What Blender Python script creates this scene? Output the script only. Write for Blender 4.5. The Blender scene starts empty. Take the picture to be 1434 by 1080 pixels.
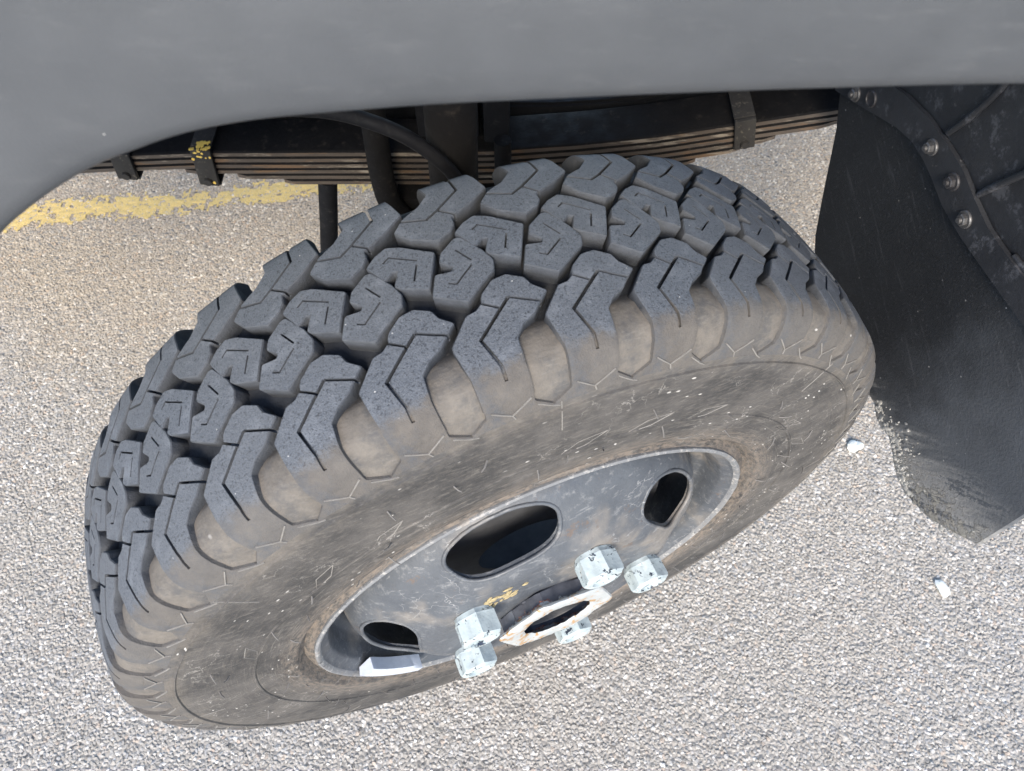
import bpy, bmesh, math, random
from mathutils import Vector, Matrix, noise
random.seed(7)
R = math.radians
sc = bpy.context.scene
COL = sc.collection

# ------------------------------------------------------------------ camera, sky, sun, exposure
ZC = 0.377                       # height of the hub above the ground
cam_d = bpy.data.cameras.new('camera')
cam = bpy.data.objects.new('camera', cam_d); COL.objects.link(cam); sc.camera = cam
cam.location = (.0127, -.3168, .734 + ZC)
cam.rotation_euler = (math.pi/2 - 1.0273, 0, 0)
cam_d.sensor_fit = 'HORIZONTAL'; cam_d.sensor_width = 36
cam_d.lens = 1053.8*36/1434
cam_d.clip_start = .01; cam_d.clip_end = 400
cam_d.dof.use_dof = True; cam_d.dof.focus_distance = .66; cam_d.dof.aperture_fstop = 14

SUN_EL, SUN_AZ = 38, 184          # azimuth the sun stands at, clockwise from +Y
w = bpy.data.worlds.new('World'); sc.world = w; w.use_nodes = True
nt = w.node_tree; nt.nodes.clear()
sky = nt.nodes.new('ShaderNodeTexSky'); sky.sky_type = 'NISHITA'; sky.sun_disc = False
sky.sun_elevation = R(SUN_EL); sky.sun_rotation = R(SUN_AZ); sky.dust_density = 1.0; sky.air_density = 1.0
bg = nt.nodes.new('ShaderNodeBackground'); bg.inputs[1].default_value = .15
wo = nt.nodes.new('ShaderNodeOutputWorld')
nt.links.new(sky.outputs[0], bg.inputs[0]); nt.links.new(bg.outputs[0], wo.inputs[0])
sun_d = bpy.data.lights.new('sun', 'SUN'); sun_d.energy = 2.0; sun_d.angle = R(20); sun_d.color = (1, .88, .72)
sun = bpy.data.objects.new('sun', sun_d); COL.objects.link(sun)
el, az = R(SUN_EL), R(SUN_AZ)
sd = Vector((math.sin(az)*math.cos(el), math.cos(az)*math.cos(el), math.sin(el)))
sun.rotation_euler = sd.to_track_quat('Z', 'Y').to_euler(); sun.location = (0, 0, 5)
sc.view_settings.view_transform = 'Standard'; sc.view_settings.look = 'None'
sc.view_settings.gamma = 1; sc.view_settings.use_curve_mapping = False
sc.view_settings.exposure = 1.45

# ------------------------------------------------------------------ node helpers
class NT:
    def __init__(s, name):
        s.m = bpy.data.materials.new(name); s.m.use_nodes = True
        s.t = s.m.node_tree; s.t.nodes.clear()
        s.out = s.t.nodes.new('ShaderNodeOutputMaterial')
        s.b = s.t.nodes.new('ShaderNodeBsdfPrincipled')
        s.t.links.new(s.b.outputs[0], s.out.inputs[0])
    def n(s, typ, **kw):
        o = s.t.nodes.new('ShaderNode' + typ)
        for k, v in kw.items(): setattr(o, k, v)
        return o
    def put(s, sock, v):
        if v is None: return
        if hasattr(v, 'is_output'): s.t.links.new(v, sock)
        elif isinstance(v, (tuple, list)):
            v = tuple(v); n = len(sock.default_value)
            sock.default_value = v + (1,) if len(v) == 3 and n == 4 else v
        else: sock.default_value = v
    def math(s, op, a, b=None, c=None, clamp=False):
        o = s.n('Math', operation=op, use_clamp=clamp)
        for i, v in enumerate((a, b, c)): s.put(o.inputs[i], v)
        return o.outputs[0]
    def vmath(s, op, a, b=None):
        o = s.n('VectorMath', operation=op); s.put(o.inputs[0], a); s.put(o.inputs[1], b)
        return o.outputs['Value'] if op in ('LENGTH', 'DOT_PRODUCT') else o.outputs[0]
    def obj(s): return s.n('TexCoord').outputs['Object']
    def pos(s): return s.n('NewGeometry').outputs['Position']
    def rnd(s): return s.n('ObjectInfo').outputs['Random']
    def noise(s, scale, detail=3, rough=.55, vec=None, dist=0, col=False):
        o = s.n('TexNoise'); s.put(o.inputs['Scale'], scale); s.put(o.inputs['Detail'], detail)
        s.put(o.inputs['Roughness'], rough); s.put(o.inputs['Distortion'], dist); s.put(o.inputs['Vector'], vec if vec is not None else s.obj())
        return o.outputs['Color' if col else 'Fac']
    def vor(s, scale, vec=None, feat='F1', out='Distance', rand=1):
        o = s.n('TexVoronoi', feature=feat); s.put(o.inputs['Scale'], scale); s.put(o.inputs['Vector'], vec if vec is not None else s.obj())
        s.put(o.inputs['Randomness'], rand)
        return o.outputs[out]
    def step(s, v, a, b, lo=0., hi=1.):
        o = s.n('MapRange', interpolation_type='SMOOTHSTEP'); s.put(o.inputs[0], v)
        if not hasattr(a, 'is_output') and a > b: a, b, lo, hi = b, a, hi, lo
        for i, x in enumerate((a, b, lo, hi)): s.put(o.inputs[1+i], x)
        return o.outputs[0]
    def mix(s, f, a, b, mode='MIX'):
        o = s.n('Mix', data_type='RGBA', blend_type=mode); s.put(o.inputs[0], f); s.put(o.inputs[6], a); s.put(o.inputs[7], b)
        return o.outputs[2]
    def ramp(s, v, stops, const=False):
        o = s.n('ValToRGB'); s.put(o.inputs[0], v); e = o.color_ramp.elements
        if const: o.color_ramp.interpolation = 'CONSTANT'
        while len(e) < len(stops): e.new(.5)
        for i, (p, c) in enumerate(stops): e[i].position = p; e[i].color = tuple(c) + (1,)
        return o.outputs[0]
    def bump(s, h, dist=.001, st=1., nrm=None):
        o = s.n('Bump'); s.put(o.inputs['Height'], h); o.inputs['Distance'].default_value = dist; s.put(o.inputs['Strength'], st)
        if nrm is not None: s.put(o.inputs['Normal'], nrm)
        return o.outputs[0]
    def sep(s, v):
        o = s.n('SeparateXYZ'); s.put(o.inputs[0], v); return o.outputs
    def comb(s, x, y, z):
        o = s.n('CombineXYZ'); [s.put(o.inputs[i], v) for i, v in enumerate((x, y, z))]; return o.outputs[0]
    def fin(s, col, rough=.7, nrm=None, metal=0, spec=.5):
        s.put(s.b.inputs['Base Color'], col); s.put(s.b.inputs['Roughness'], rough); s.put(s.b.inputs['Metallic'], metal)
        s.put(s.b.inputs['Specular IOR Level'], spec)
        if nrm is not None: s.put(s.b.inputs['Normal'], nrm)
        return s.m

def wheel_coords(s, rndoff=True):
    """radius, side offset, and a noise vector of its own for each copy"""
    o = s.obj(); x, y, z = s.sep(o)[:3]
    r = s.math('SQRT', s.math('ADD', s.math('MULTIPLY', x, x), s.math('MULTIPLY', z, z)))
    off = s.vmath('ADD', o, s.comb(s.math('MULTIPLY', s.rnd(), 37.), s.math('MULTIPLY', s.rnd(), 11.), 0.)) if rndoff else o
    return o, r, y, off

# ------------------------------------------------------------------ materials
def mat_tread():
    s = NT('tread_rubber'); o, r, y, v = wheel_coords(s)
    vt = s.n('VectorTransform', vector_type='NORMAL', convert_from='WORLD', convert_to='OBJECT')
    s.put(vt.inputs[0], s.n('NewGeometry').outputs['Normal'])
    rad = s.vmath('NORMALIZE', s.vmath('MULTIPLY', o, (1, 0, 1)))
    rd = s.vmath('DOT_PRODUCT', s.vmath('NORMALIZE', vt.outputs[0]), rad)
    wn = s.math('ADD', s.math('MULTIPLY', y, -1.), s.math('MULTIPLY', s.math('SUBTRACT', s.noise(95, 6, .75, v), .5), .034))
    edge = s.math('SUBTRACT', 1., s.step(wn, .075, .0885))                 # worn crown stops at the shoulder
    rr = s.step(s.math('ADD', r, s.math('MULTIPLY', s.math('SUBTRACT', s.noise(300, 3, .6, v), .5), .003)), .3675, .3715)
    top = s.math('MULTIPLY', s.math('MULTIPLY', s.step(rd, .72, .95), edge), rr)
    tops = s.mix(s.noise(1300, 2, .7, v), (.008, .011, .017), (.17, .19, .222))
    tops = s.mix(s.step(s.noise(45, 4, .65, v), .50, .72), tops, (.135, .15, .175))
    tops = s.mix(s.step(s.vor(420, v), .0, .13, 1., 0.), tops, (.02, .024, .032))
    tops = s.mix(s.step(s.noise(620, 2, .6, v), .56, .66, 0., .7), tops, (.014, .017, .023))
    fl = s.math('MULTIPLY', s.step(s.vor(150, v), .05, .075, 1., 0.), s.step(s.noise(60, 2, .5, v), .56, .6))
    tops = s.mix(fl, tops, (.55, .55, .54))
    ddry = s.mix(s.noise(70, 5, .7, v), (.046, .044, .044), (.150, .137, .122))
    ddry = s.mix(s.step(s.noise(900, 2, .6, v), .45, .75, 0., .35), ddry, (.09, .085, .085))
    ddry = s.mix(s.step(s.noise(38, 5, .7, o), 0.42, .64, 0., .85), ddry, s.mix(s.noise(400, 3, .7, v), (.032, .038, .048), (.10, .108, .122)))
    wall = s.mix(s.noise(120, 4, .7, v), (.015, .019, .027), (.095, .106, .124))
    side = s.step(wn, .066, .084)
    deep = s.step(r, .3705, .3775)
    wall = s.mix(s.math('MULTIPLY', s.math('SUBTRACT', 1., side), s.math('SUBTRACT', 1., deep)), wall, s.mix(s.noise(160, 4, .7, v), (.006, .008, .012), (.030, .035, .044)))  # groove shade painted in: walls go near-black towards the floor
    shade_dirt = s.mix(side, wall, ddry)
    col = s.mix(top, shade_dirt, tops)
    col = s.mix(s.math('MULTIPLY', s.rnd(), .25), col, (.10, .105, .112))
    bh = s.math('ADD', s.noise(1100, 2, .7, v), s.math('MULTIPLY', s.noise(260, 3, .6, v), 1.2))
    return s.fin(col, s.mix(top, (.9,)*3, (.62,)*3), s.bump(bh, .0007, .8), spec=.4)

def mat_tyre():
    s = NT('tyre_rubber'); o, r, y, v = wheel_coords(s, False)
    x, yy, z = s.sep(o)[:3]
    ang = s.math('ARCTAN2', z, x)
    pol = s.comb(s.math('MULTIPLY', ang, .28), r, 0.)                      # runs round the wheel
    polst = s.vmath('MULTIPLY', pol, (1., 4.5, 1.))
    big = s.step(s.noise(14, 6, .7, o), .30, .70)
    base = s.mix(big, (.030, .030, .031), (.090, .085, .081))
    base = s.mix(s.step(s.noise(60, 4, .7, polst), .5, .75, 0., .7), base, (.105, .096, .086))
    # tan mud towards the rim and on the shoulder
    bead = s.math('MULTIPLY', s.step(r, .262, .236), s.step(s.noise(70, 5, .75, polst), .38, .62))
    base = s.mix(bead, base, (.155, .130, .108))
    sh = s.step(s.math('ADD', r, s.math('MULTIPLY', s.math('SUBTRACT', s.noise(48, 5, .7, o), .5), .055)), .318, .350)
    dust = s.mix(s.noise(80, 5, .7, o), (.060, .056, .053), (.215, .194, .168))
    dust = s.mix(s.step(s.noise(34, 5, .7, o), .44, .66, 0., .75), dust, (.062, .066, .073))
    base = s.mix(s.math('MULTIPLY', sh, .85), base, dust)
    # crown grooves: shade painted in as near-black blue-grey
    crown = s.step(s.math('MULTIPLY', y, -1.), .066, .054)
    base = s.mix(crown, base, s.mix(s.noise(130, 4, .7, o), (.006, .008, .012), (.030, .034, .042)))
    # dried splashes: pale flecks, short dashes, crazed drip lines
    wob = s.vmath('ADD', o, s.vmath('SCALE', s.noise(30, 3, .6, o, col=True), None))
    fl = s.math('MULTIPLY', s.step(s.vor(100, s.vmath('MULTIPLY', pol, (.75, 1.6, 1.))), .09, .15, 1., 0.), s.step(s.noise(26, 3, .6, o), .50, .58))
    base = s.mix(s.math('MULTIPLY', fl, s.math('SUBTRACT', 1., crown)), base, (.46, .45, .43))
    cr = s.vor(46, s.vmath('ADD', o, s.comb(s.math('MULTIPLY', s.noise(55, 4, .7, o), .03), 0., s.math('MULTIPLY', s.noise(48, 4, .7, o), .03))), 'DISTANCE_TO_EDGE')
    crm = s.math('MULTIPLY', s.step(r, .334, .326), s.math('MULTIPLY', s.step(cr, .004, .020, .75, 0.), s.step(s.noise(15, 3, .6, o), .50, .60)))
    base = s.mix(s.math('MULTIPLY', crm, s.math('SUBTRACT', 1., crown)), base, (.235, .225, .21))
    scr = s.step(s.noise(300, 3, .6, s.vmath('MULTIPLY', pol, (.10, 2.2, 1.))), .56, .70, 0., .6)
    base = s.mix(s.math('MULTIPLY', scr, s.step(r, .30, .25, 0.2, 1.)), base, (.20, .185, .165))
    fine = s.step(s.noise(420, 4, .7, s.vmath('MULTIPLY', o, (.25, 1., 1.))), .50, .68, 0., .45)
    base = s.mix(s.math('MULTIPLY', fine, s.math('SUBTRACT', 1., crown)), base, (.155, .145, .132))
    h = s.math('ADD', s.noise(500, 4, .65, o), s.math('MULTIPLY', s.noise(60, 4, .7, polst), 1.5))
    return s.fin(base, .78, s.bump(h, .0006, .8), spec=.35)

def mat_black(name, a=(.005, .0055, .007), b=(.014, .015, .018), dust=(.16, .15, .135), amt=.18, rough=.6, sc_=25, thr=.56):
    s = NT(name); o = s.obj()
    c = s.mix(s.noise(sc_, 5, .65, o), a, b)
    c = s.mix(s.math('MULTIPLY', s.step(s.noise(sc_*2.6, 6, .72, o), thr, thr+.16), amt), c, dust)
    c = s.mix(s.math('MULTIPLY', s.step(s.vor(170, o), .06, .10, 1., 0.), s.step(s.noise(14, 2, .5, o), .5, .6, 0., amt*1.6)), c, dust)
    return s.fin(c, s.step(s.noise(sc_*2, 4, .6, o), .3, .7, rough-.05, rough+.25), s.bump(s.noise(240, 4, .65, o), .0007, .6), spec=.14)

def mat_spring():
    s = NT('rusty_spring_steel'); o = s.obj(); st = s.vmath('MULTIPLY', o, (.16, 1., 1.))
    c = s.mix(s.noise(70, 5, .7, st), (.018, .015, .013), (.125, .10, .08))
    c = s.mix(s.step(s.noise(45, 6, .75, st), .52, .64), c, (.13, .08, .045))
    c = s.mix(s.step(s.noise(60, 5, .7, s.vmath('ADD', st, (3., 1., 2.))), .54, .64), c, (.24, .21, .17))
    return s.fin(c, .7, s.bump(s.noise(160, 5, .7, st), .0012, .9))

def mat_fender():
    s = NT('grey_satin_plastic'); o = s.obj()
    c = s.mix(s.step(s.noise(7.5, 5, .62, o), .25, .75), (.050, .055, .062), (.074, .080, .089))
    c = s.mix(s.step(s.noise(40, 5, .7, s.vmath('MULTIPLY', o, (1, 1, 3))), .52, .75, 0., .3), c, (.11, .115, .122))
    c = s.mix(s.math('MULTIPLY', s.step(s.vor(85, o), .025, .04, 1., 0.), s.step(s.noise(30, 2, .5, o), .56, .6)), c, (.42, .42, .42))
    return s.fin(c, s.step(s.noise(26, 4, .6, o), .3, .7, .42, .62), s.bump(s.noise(700, 3, .6, o), .0003, .5))

def mat_rim(name='wheel_steel', lo=(.036, .043, .055), hi=(.105, .115, .128)):
    s = NT(name); o = s.obj()
    c = s.mix(s.noise(26, 5, .65, o), lo, hi)
    c = s.mix(s.step(s.noise(75, 6, .75, o), .53, .70, 0., .6), c, (.21, .215, .22))
    c = s.mix(s.math('MULTIPLY', s.step(s.noise(10, 4, .6, o), .52, .66), .6), c, (.24, .215, .185))
    c = s.mix(s.step(s.noise(130, 5, .75, o), .60, .68, 0., .7), c, (.055, .06, .07))
    v2 = s.vmath('ADD', o, s.comb(s.math('MULTIPLY', s.noise(40, 3, .6, o), .05), 0., s.math('MULTIPLY', s.noise(36, 3, .6, o), .05)))
    cr = s.math('MULTIPLY', s.step(s.vor(34, v2, 'DISTANCE_TO_EDGE'), .002, .010, .8, 0.), s.step(s.noise(17, 2, .5, o), .54, .60))
    c = s.mix(cr, c, (.28, .285, .29))
    scr = s.step(s.noise(260, 3, .6, s.vmath('MULTIPLY', o, (.12, 1., 1.))), .60, .70, 0., .5)
    c = s.mix(scr, c, (.23, .235, .24))
    rust = s.math('MULTIPLY', s.step(s.noise(48, 6, .75, s.vmath('ADD', o, (4., 1., 6.))), .60, .68), .55)
    c = s.mix(rust, c, (.13, .085, .055))
    return s.fin(c, s.step(s.noise(60, 4, .6, o), .3, .7, .42, .66), s.bump(s.noise(320, 4, .65, o), .0006, .7), metal=.0, spec=.55)

def mat_flange():
    s = NT('worn_rim_flange'); o = s.obj()
    c = s.mix(s.noise(60, 5, .7, o), (.09, .098, .11), (.24, .245, .25))
    c = s.mix(s.step(s.noise(110, 6, .75, o), .52, .62), c, (.33, .325, .315))
    c = s.mix(s.step(s.noise(35, 5, .7, o), .58, .68, 0., .6), c, (.25, .22, .19))
    c = s.mix(s.step(s.noise(150, 5, .7, s.vmath('ADD', o, (5., 2., 1.))), .60, .68), c, (.04, .042, .05))
    return s.fin(c, .6, s.bump(s.noise(300, 5, .7, o), .0009, .9))

def mat_paint():
    s = NT('chipped_white_paint'); o = s.obj()
    v = s.vmath('ADD', o, s.comb(s.math('MULTIPLY', s.rnd(), 13.), 0., s.math('MULTIPLY', s.rnd(), 5.)))
    c = s.mix(s.noise(110, 4, .6, v), (.30, .365, .385), (.47, .53, .545))
    c = s.mix(s.step(s.noise(55, 4, .7, v), .60, .72, 0., .6), c, (.45, .39, .30))
    ch = s.step(s.math('ADD', s.noise(260, 5, .75, v), s.math('MULTIPLY', s.noise(95, 2, .5, v), .7)), .99, 1.01)
    c = s.mix(ch, c, (.035, .045, .065))
    return s.fin(c, .27, s.bump(s.math('SUBTRACT', s.noise(90, 3, .6, v), ch), .0010, .9))

def mat_hub():
    s = NT('flaking_hub_chrome'); o = s.obj(); x, y, z = s.sep(o)[:3]
    wv = s.math('MULTIPLY', y, -1.)
    c = s.mix(s.noise(90, 5, .7, o), (.03, .035, .05), (.16, .17, .20))
    f = s.math('ADD', s.step(wv, .1330, .1475), s.math('MULTIPLY', s.math('SUBTRACT', s.noise(75, 5, .75, o), .5), 2.0))
    pm = s.step(f, .42, .52)
    rust = s.step(s.math('ABSOLUTE', s.math('SUBTRACT', f, .43)), .0, .09, 1., 0.)
    c = s.mix(s.math('MULTIPLY', rust, s.step(s.noise(60, 3, .6, o), .45, .55)), c, (.45, .12, .05))
    c = s.mix(pm, c, s.mix(s.noise(60, 4, .6, o), (.27, .30, .31), (.50, .52, .52)))
    c = s.mix(s.math('MULTIPLY', pm, s.step(s.noise(85, 4, .7, s.vmath('ADD', o, (2., 7., 3.))), .52, .60)), c, (.36, .22, .10))
    return s.fin(c, .3, s.bump(pm, .0005, 1.), metal=s.math('MULTIPLY', s.math('SUBTRACT', 1., pm), .35))

def mat_plain(name, col, rough=.6, metal=0., var=.25, sc_=120):
    s = NT(name); o = s.obj()
    c = s.mix(s.noise(sc_, 4, .65, o), tuple(v*(1-var) for v in col), tuple(min(1, v*(1+var)) for v in col))
    return s.fin(c, rough, s.bump(s.noise(sc_*3, 3, .6, o), .0004, .6), metal)

def mat_flap():
    s = NT('mudflap_rubber'); o = s.obj(); x, y, z = s.sep(o)[:3]
    flap_dust = s.step(s.math('ADD', s.math('ADD', y, s.math('MULTIPLY', z, .35)), s.math('MULTIPLY', s.math('SUBTRACT', s.noise(18, 5, .65, o), .5), .16)), .19, .0)  # pale dust thickens towards the outer lower side of the flap
    c = s.mix(flap_dust, s.mix(s.noise(16, 5, .65, o), (.008, .009, .011), (.018, .020, .024)), s.mix(s.noise(30, 5, .65, o), (.05, .056, .066), (.085, .094, .108)))
    c = s.mix(s.step(s.noise(260, 3, .7, o), .58, .72, 0., .3), c, (.11, .115, .125))
    # streaks of wear running up from the lower lip, dried mud clots on the lip itself
    st = s.comb(s.math('ADD', y, s.math('MULTIPLY', z, .75)), s.math('MULTIPLY', s.math('SUBTRACT', z, s.math('MULTIPLY', y, .6)), .16), 0.)
    up = s.math('ADD', z, s.math('MULTIPLY', s.noise(38, 5, .7, st), .15))
    low = s.step(s.math('ADD', up, s.math('MULTIPLY', y, .42)), .055, .125, 1., 0.)
    c = s.mix(s.math('MULTIPLY', low, s.step(s.noise(46, 6, .75, st), .46, .56, 0., .6)), c, (.15, .155, .16))
    ed = s.math('ADD', up, s.math('MULTIPLY', y, .45))
    crust = s.math('MULTIPLY', s.step(ed, .05, .13, 1., 0.), s.step(s.math('ADD', s.noise(40, 6, .72, st), s.math('MULTIPLY', s.noise(210, 3, .7, o), .25)), .555, .60))
    c = s.mix(crust, c, s.mix(s.noise(260, 4, .75, o), (.085, .086, .088), (.36, .36, .355)))
    clot = s.math('MULTIPLY', s.step(ed, .03, .09, 1., 0.), s.step(s.noise(95, 5, .75, o), .49, .54))
    c = s.mix(clot, c, s.mix(s.noise(300, 4, .7, o), (.15, .142, .125), (.34, .33, .30)))
    sp = s.math('MULTIPLY', s.step(s.vor(95, o), .06, .10, 1., 0.), s.step(s.noise(25, 2, .5, o), .55, .6))
    c = s.mix(sp, c, (.26, .26, .26))
    sw = s.step(s.noise(34, 4, .7, s.comb(s.math('MULTIPLY', y, .35), s.math('MULTIPLY', s.math('SUBTRACT', z, s.math('MULTIPLY', y, .5)), 3.), 0.)), .56, .72, 0., .3)
    c = s.mix(sw, c, (.10, .105, .115))
    h = s.math('ADD', s.noise(330, 4, .65, o), s.math('MULTIPLY', clot, 3.))
    return s.fin(c, .62, s.bump(h, .0010, .8), spec=.4)

def mat_guard():
    s = NT('scuffed_black_paint'); o = s.obj()
    c = s.mix(s.noise(22, 5, .65, o), (.012, .013, .016), (.030, .033, .040))
    st = s.vmath('MULTIPLY', o, (1, 1.1, .9))
    c = s.mix(s.math('MULTIPLY', s.step(s.noise(30, 8, .82, st), .545, .62), .6), c, (.085, .09, .105))
    c = s.mix(s.step(s.noise(120, 5, .75, o), .62, .70, 0., .6), c, (.13, .132, .14))
    return s.fin(c, .5, s.bump(s.noise(60, 6, .7, o), .0012, .8))

def yellow_mask(s, p):
    """worn painted line on the ground, world x,y"""
    x, y, z = s.sep(p)[:3]
    c = s.math('SUBTRACT', y, s.math('ADD', s.math('MULTIPLY', x, .185), .928))
    c = s.math('ADD', c, s.math('MULTIPLY', s.math('SUBTRACT', s.noise(24, 4, .7, p), .5), .05))
    b = s.step(s.math('ABSOLUTE', c), .030, .022)
    b = s.step(s.math('ABSOLUTE', c), .022, .036, 1., 0.)
    return s.math('MULTIPLY', b, s.step(s.noise(60, 4, .7, p), .34, .5))

def mat_stone():
    s = NT('asphalt_stone'); p = s.pos(); r = s.rnd()
    c = s.ramp(r, [(0, (.22, .213, .205)), (.12, (.28, .268, .25)), (.30, (.33, .31, .285)), (.50, (.39, .375, .355)), (.64, (.31, .315, .325)),
                   (.76, (.45, .435, .41)), (.87, (.40, .32, .26)), (.91, (.60, .59, .57)), (.975, (.74, .74, .73))], True)
    c = s.mix(.30, c, s.mix(s.noise(500, 3, .7, p), (.25, .238, .215), (.47, .452, .415)))
    c = s.mix(s.step(s.noise(3.2, 4, .6, p), .35, .68, 0., .38), c, (.37, .345, .305))
    x, y, z = s.sep(p)[:3]
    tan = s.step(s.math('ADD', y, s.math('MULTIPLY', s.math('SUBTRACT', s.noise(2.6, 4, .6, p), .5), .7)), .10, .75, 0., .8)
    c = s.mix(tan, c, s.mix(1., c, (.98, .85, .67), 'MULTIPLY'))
    return s.fin(c, .72, s.bump(s.noise(600, 3, .7, p), .0007, .7))

def mat_ground():
    s = NT('asphalt'); p = s.pos()
    d = s.vor(150, p); cc = s.vor(150, p, 'F1', 'Color')
    st = s.ramp(s.sep(cc)[0], [(0, (.10, .098, .095)), (.3, (.22, .21, .195)), (.6, (.33, .315, .295)), (.9, (.6, .58, .56))])
    c = s.mix(s.step(d, .25, .62), st, (.33, .315, .29))
    c = s.mix(s.step(s.noise(3.2, 4, .6, p), .35, .68, 0., .30), c, (.27, .25, .225))
    x, y, z = s.sep(p)[:3]
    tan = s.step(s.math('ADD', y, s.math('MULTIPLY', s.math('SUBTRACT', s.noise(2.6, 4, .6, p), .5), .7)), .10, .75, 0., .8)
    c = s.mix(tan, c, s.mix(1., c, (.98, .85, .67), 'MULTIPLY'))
    return s.fin(c, .85, s.bump(s.math('SUBTRACT', 1., d), .004, .9))

def mat_line():
    s = NT('yellow_road_paint'); p = s.pos()
    c = s.mix(s.noise(120, 5, .7, p), (.44, .32, .12), (.72, .52, .18))
    c = s.mix(s.step(s.noise(60, 5, .75, p), .56, .68), c, (.44, .36, .24))
    return s.fin(c, .75, s.bump(s.noise(260, 4, .7, p), .002, .9))

M = dict(tread=mat_tread(), tyre=mat_tyre(), fender=mat_fender(), rim=mat_rim(), flange=mat_flange(), paint=mat_paint(), hub=mat_hub(),
         black=mat_black('black_chassis_paint'), oily_shade=mat_black('oily_shaded_steel', (.004, .004, .005), (.014, .0135, .0135), (.09, .075, .06), .3, .72),
         hose=mat_black('black_hose', (.006, .006, .008), (.013, .014, .016), amt=.08, rough=.55), clamp=mat_black('worn_clamp_steel', (.02, .02, .021), (.05, .048, .045), (.28, .25, .2), .5, .5, 60),
         spring=mat_spring(), flap=mat_flap(), guard=mat_guard(), bolt=mat_plain('dull_zinc', (.12, .12, .125), .42, .6, .5, 260),
         boltb=mat_plain('black_bolt', (.04, .04, .045), .45, .2, .6, 260), lead=mat_plain('white_coated_lead', (.44, .48, .55), .5, 0., .18, 160), rib=mat_plain('rubber_rib', (.19, .182, .17), .8, 0., .4, 200),
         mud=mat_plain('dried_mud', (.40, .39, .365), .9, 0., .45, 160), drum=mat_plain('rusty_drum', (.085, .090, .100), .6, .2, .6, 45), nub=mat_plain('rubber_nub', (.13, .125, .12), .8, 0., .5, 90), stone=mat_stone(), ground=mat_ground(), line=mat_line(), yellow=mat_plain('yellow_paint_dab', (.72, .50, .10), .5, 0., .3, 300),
         chip=mat_plain('white_stone', (.62, .66, .66), .6, 0., .12, 200), dark=mat_plain('dark_bore', (.02, .021, .024), .5, .3, .5, 150), grease=mat_plain('dried_yellow_grease', (.33, .27, .15), .6, 0., .4, 400))

# ------------------------------------------------------------------ object helpers
def new_mesh(name, bm, mat, ang=38):
    me = bpy.data.meshes.new(name)
    bm.normal_update()
    ca = math.cos(R(ang))
    for e in bm.edges:
        e.smooth = not (len(e.link_faces) == 2 and e.link_faces[0].normal.dot(e.link_faces[1].normal) < ca)
    for f in bm.faces: f.smooth = True
    bm.to_mesh(me); bm.free()
    for m in (mat if isinstance(mat, (list, tuple)) else [mat]): me.materials.append(m)
    return me
def link(name, data, parent=None, loc=(0, 0, 0), rot=(0, 0, 0)):
    o = bpy.data.objects.new(name, data); COL.objects.link(o); o.location = loc; o.rotation_euler = rot
    if parent: o.parent = parent
    return o
def put(name, bm, mat, parent=None, loc=(0, 0, 0), rot=(0, 0, 0), ang=38, label=None, kind=None):
    o = link(name, new_mesh(name, bm, mat, ang), parent, loc, rot)
    if label: o['label'] = label
    if kind: o['kind'] = kind
    return o

def lathe(bm, prof, n=96, closed=False, a0=0., a1=2*math.pi):
    """prof: (w outwards, r); axis along -Y"""
    full = abs(a1-a0-2*math.pi) < 1e-6
    rows = []
    for i in range(n if full else n+1):
        t = a0 + (a1-a0)*i/n; c, s_ = math.cos(t), math.sin(t)
        rows.append([bm.verts.new((r*c, -w_, r*s_)) for w_, r in prof])
    m = len(prof)
    for i in range(n):
        a, b = rows[i], rows[(i+1) % len(rows)]
        for j in range(m if closed else m-1):
            k = (j+1) % m
            try: bm.faces.new((a[j], a[k], b[k], b[j]))
            except ValueError: pass
    bmesh.ops.recalc_face_normals(bm, faces=bm.faces)

def tube(bm, pts, rad, n=10, caps=True):
    pts = [Vector(p) for p in pts]; rings = []
    up = None
    for i, p in enumerate(pts):
        t = (pts[min(i+1, len(pts)-1)] - pts[max(i-1, 0)]).normalized()
        if up is None:
            up = t.orthogonal().normalized()
        up = (up - t*up.dot(t)).normalized(); sd_ = t.cross(up)
        rr = rad[i] if isinstance(rad, (list, tuple)) else rad
        rings.append([bm.verts.new(p + (up*math.cos(2*math.pi*k/n) + sd_*math.sin(2*math.pi*k/n))*rr) for k in range(n)])
    for a, b in zip(rings[:-1], rings[1:]):
        for k in range(n): bm.faces.new((a[k], a[(k+1) % n], b[(k+1) % n], b[k]))
    if caps:
        bm.faces.new(rings[0][::-1]); bm.faces.new(rings[-1])

def smooth_pts(pts, n=6):
    pts = [Vector(p) for p in pts]; P = [pts[0]*2-pts[1]] + pts + [pts[-1]*2-pts[-2]]; out = []
    for i in range(1, len(P)-2):
        for k in range(n):
            t = k/n; a, b, c, d = P[i-1:i+3]
            out.append(.5*((2*b) + (c-a)*t + (2*a-5*b+4*c-d)*t*t + (3*b-a-3*c+d)*t**3))
    out.append(pts[-1]); return out

def box(bm, lo, hi, bev=.002):
    b2 = bmesh.new(); bmesh.ops.create_cube(b2, size=1)
    for v in b2.verts: v.co = Vector([(lo[i]+hi[i])/2 + v.co[i]*(hi[i]-lo[i]) for i in range(3)])
    if bev: bmesh.ops.bevel(b2, geom=b2.edges[:], offset=bev, segments=2, affect='EDGES', profile=.6)
    add(bm, b2)
def add(bm, b2, mtx=None):
    if mtx is not None: bmesh.ops.transform(b2, matrix=mtx, verts=b2.verts[:])
    vm = {v: bm.verts.new(v.co) for v in b2.verts}
    for f in b2.faces:
        try:
            g = bm.faces.new([vm[v] for v in f.verts]); g.material_index = f.material_index
        except ValueError: pass
    b2.free()

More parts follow.
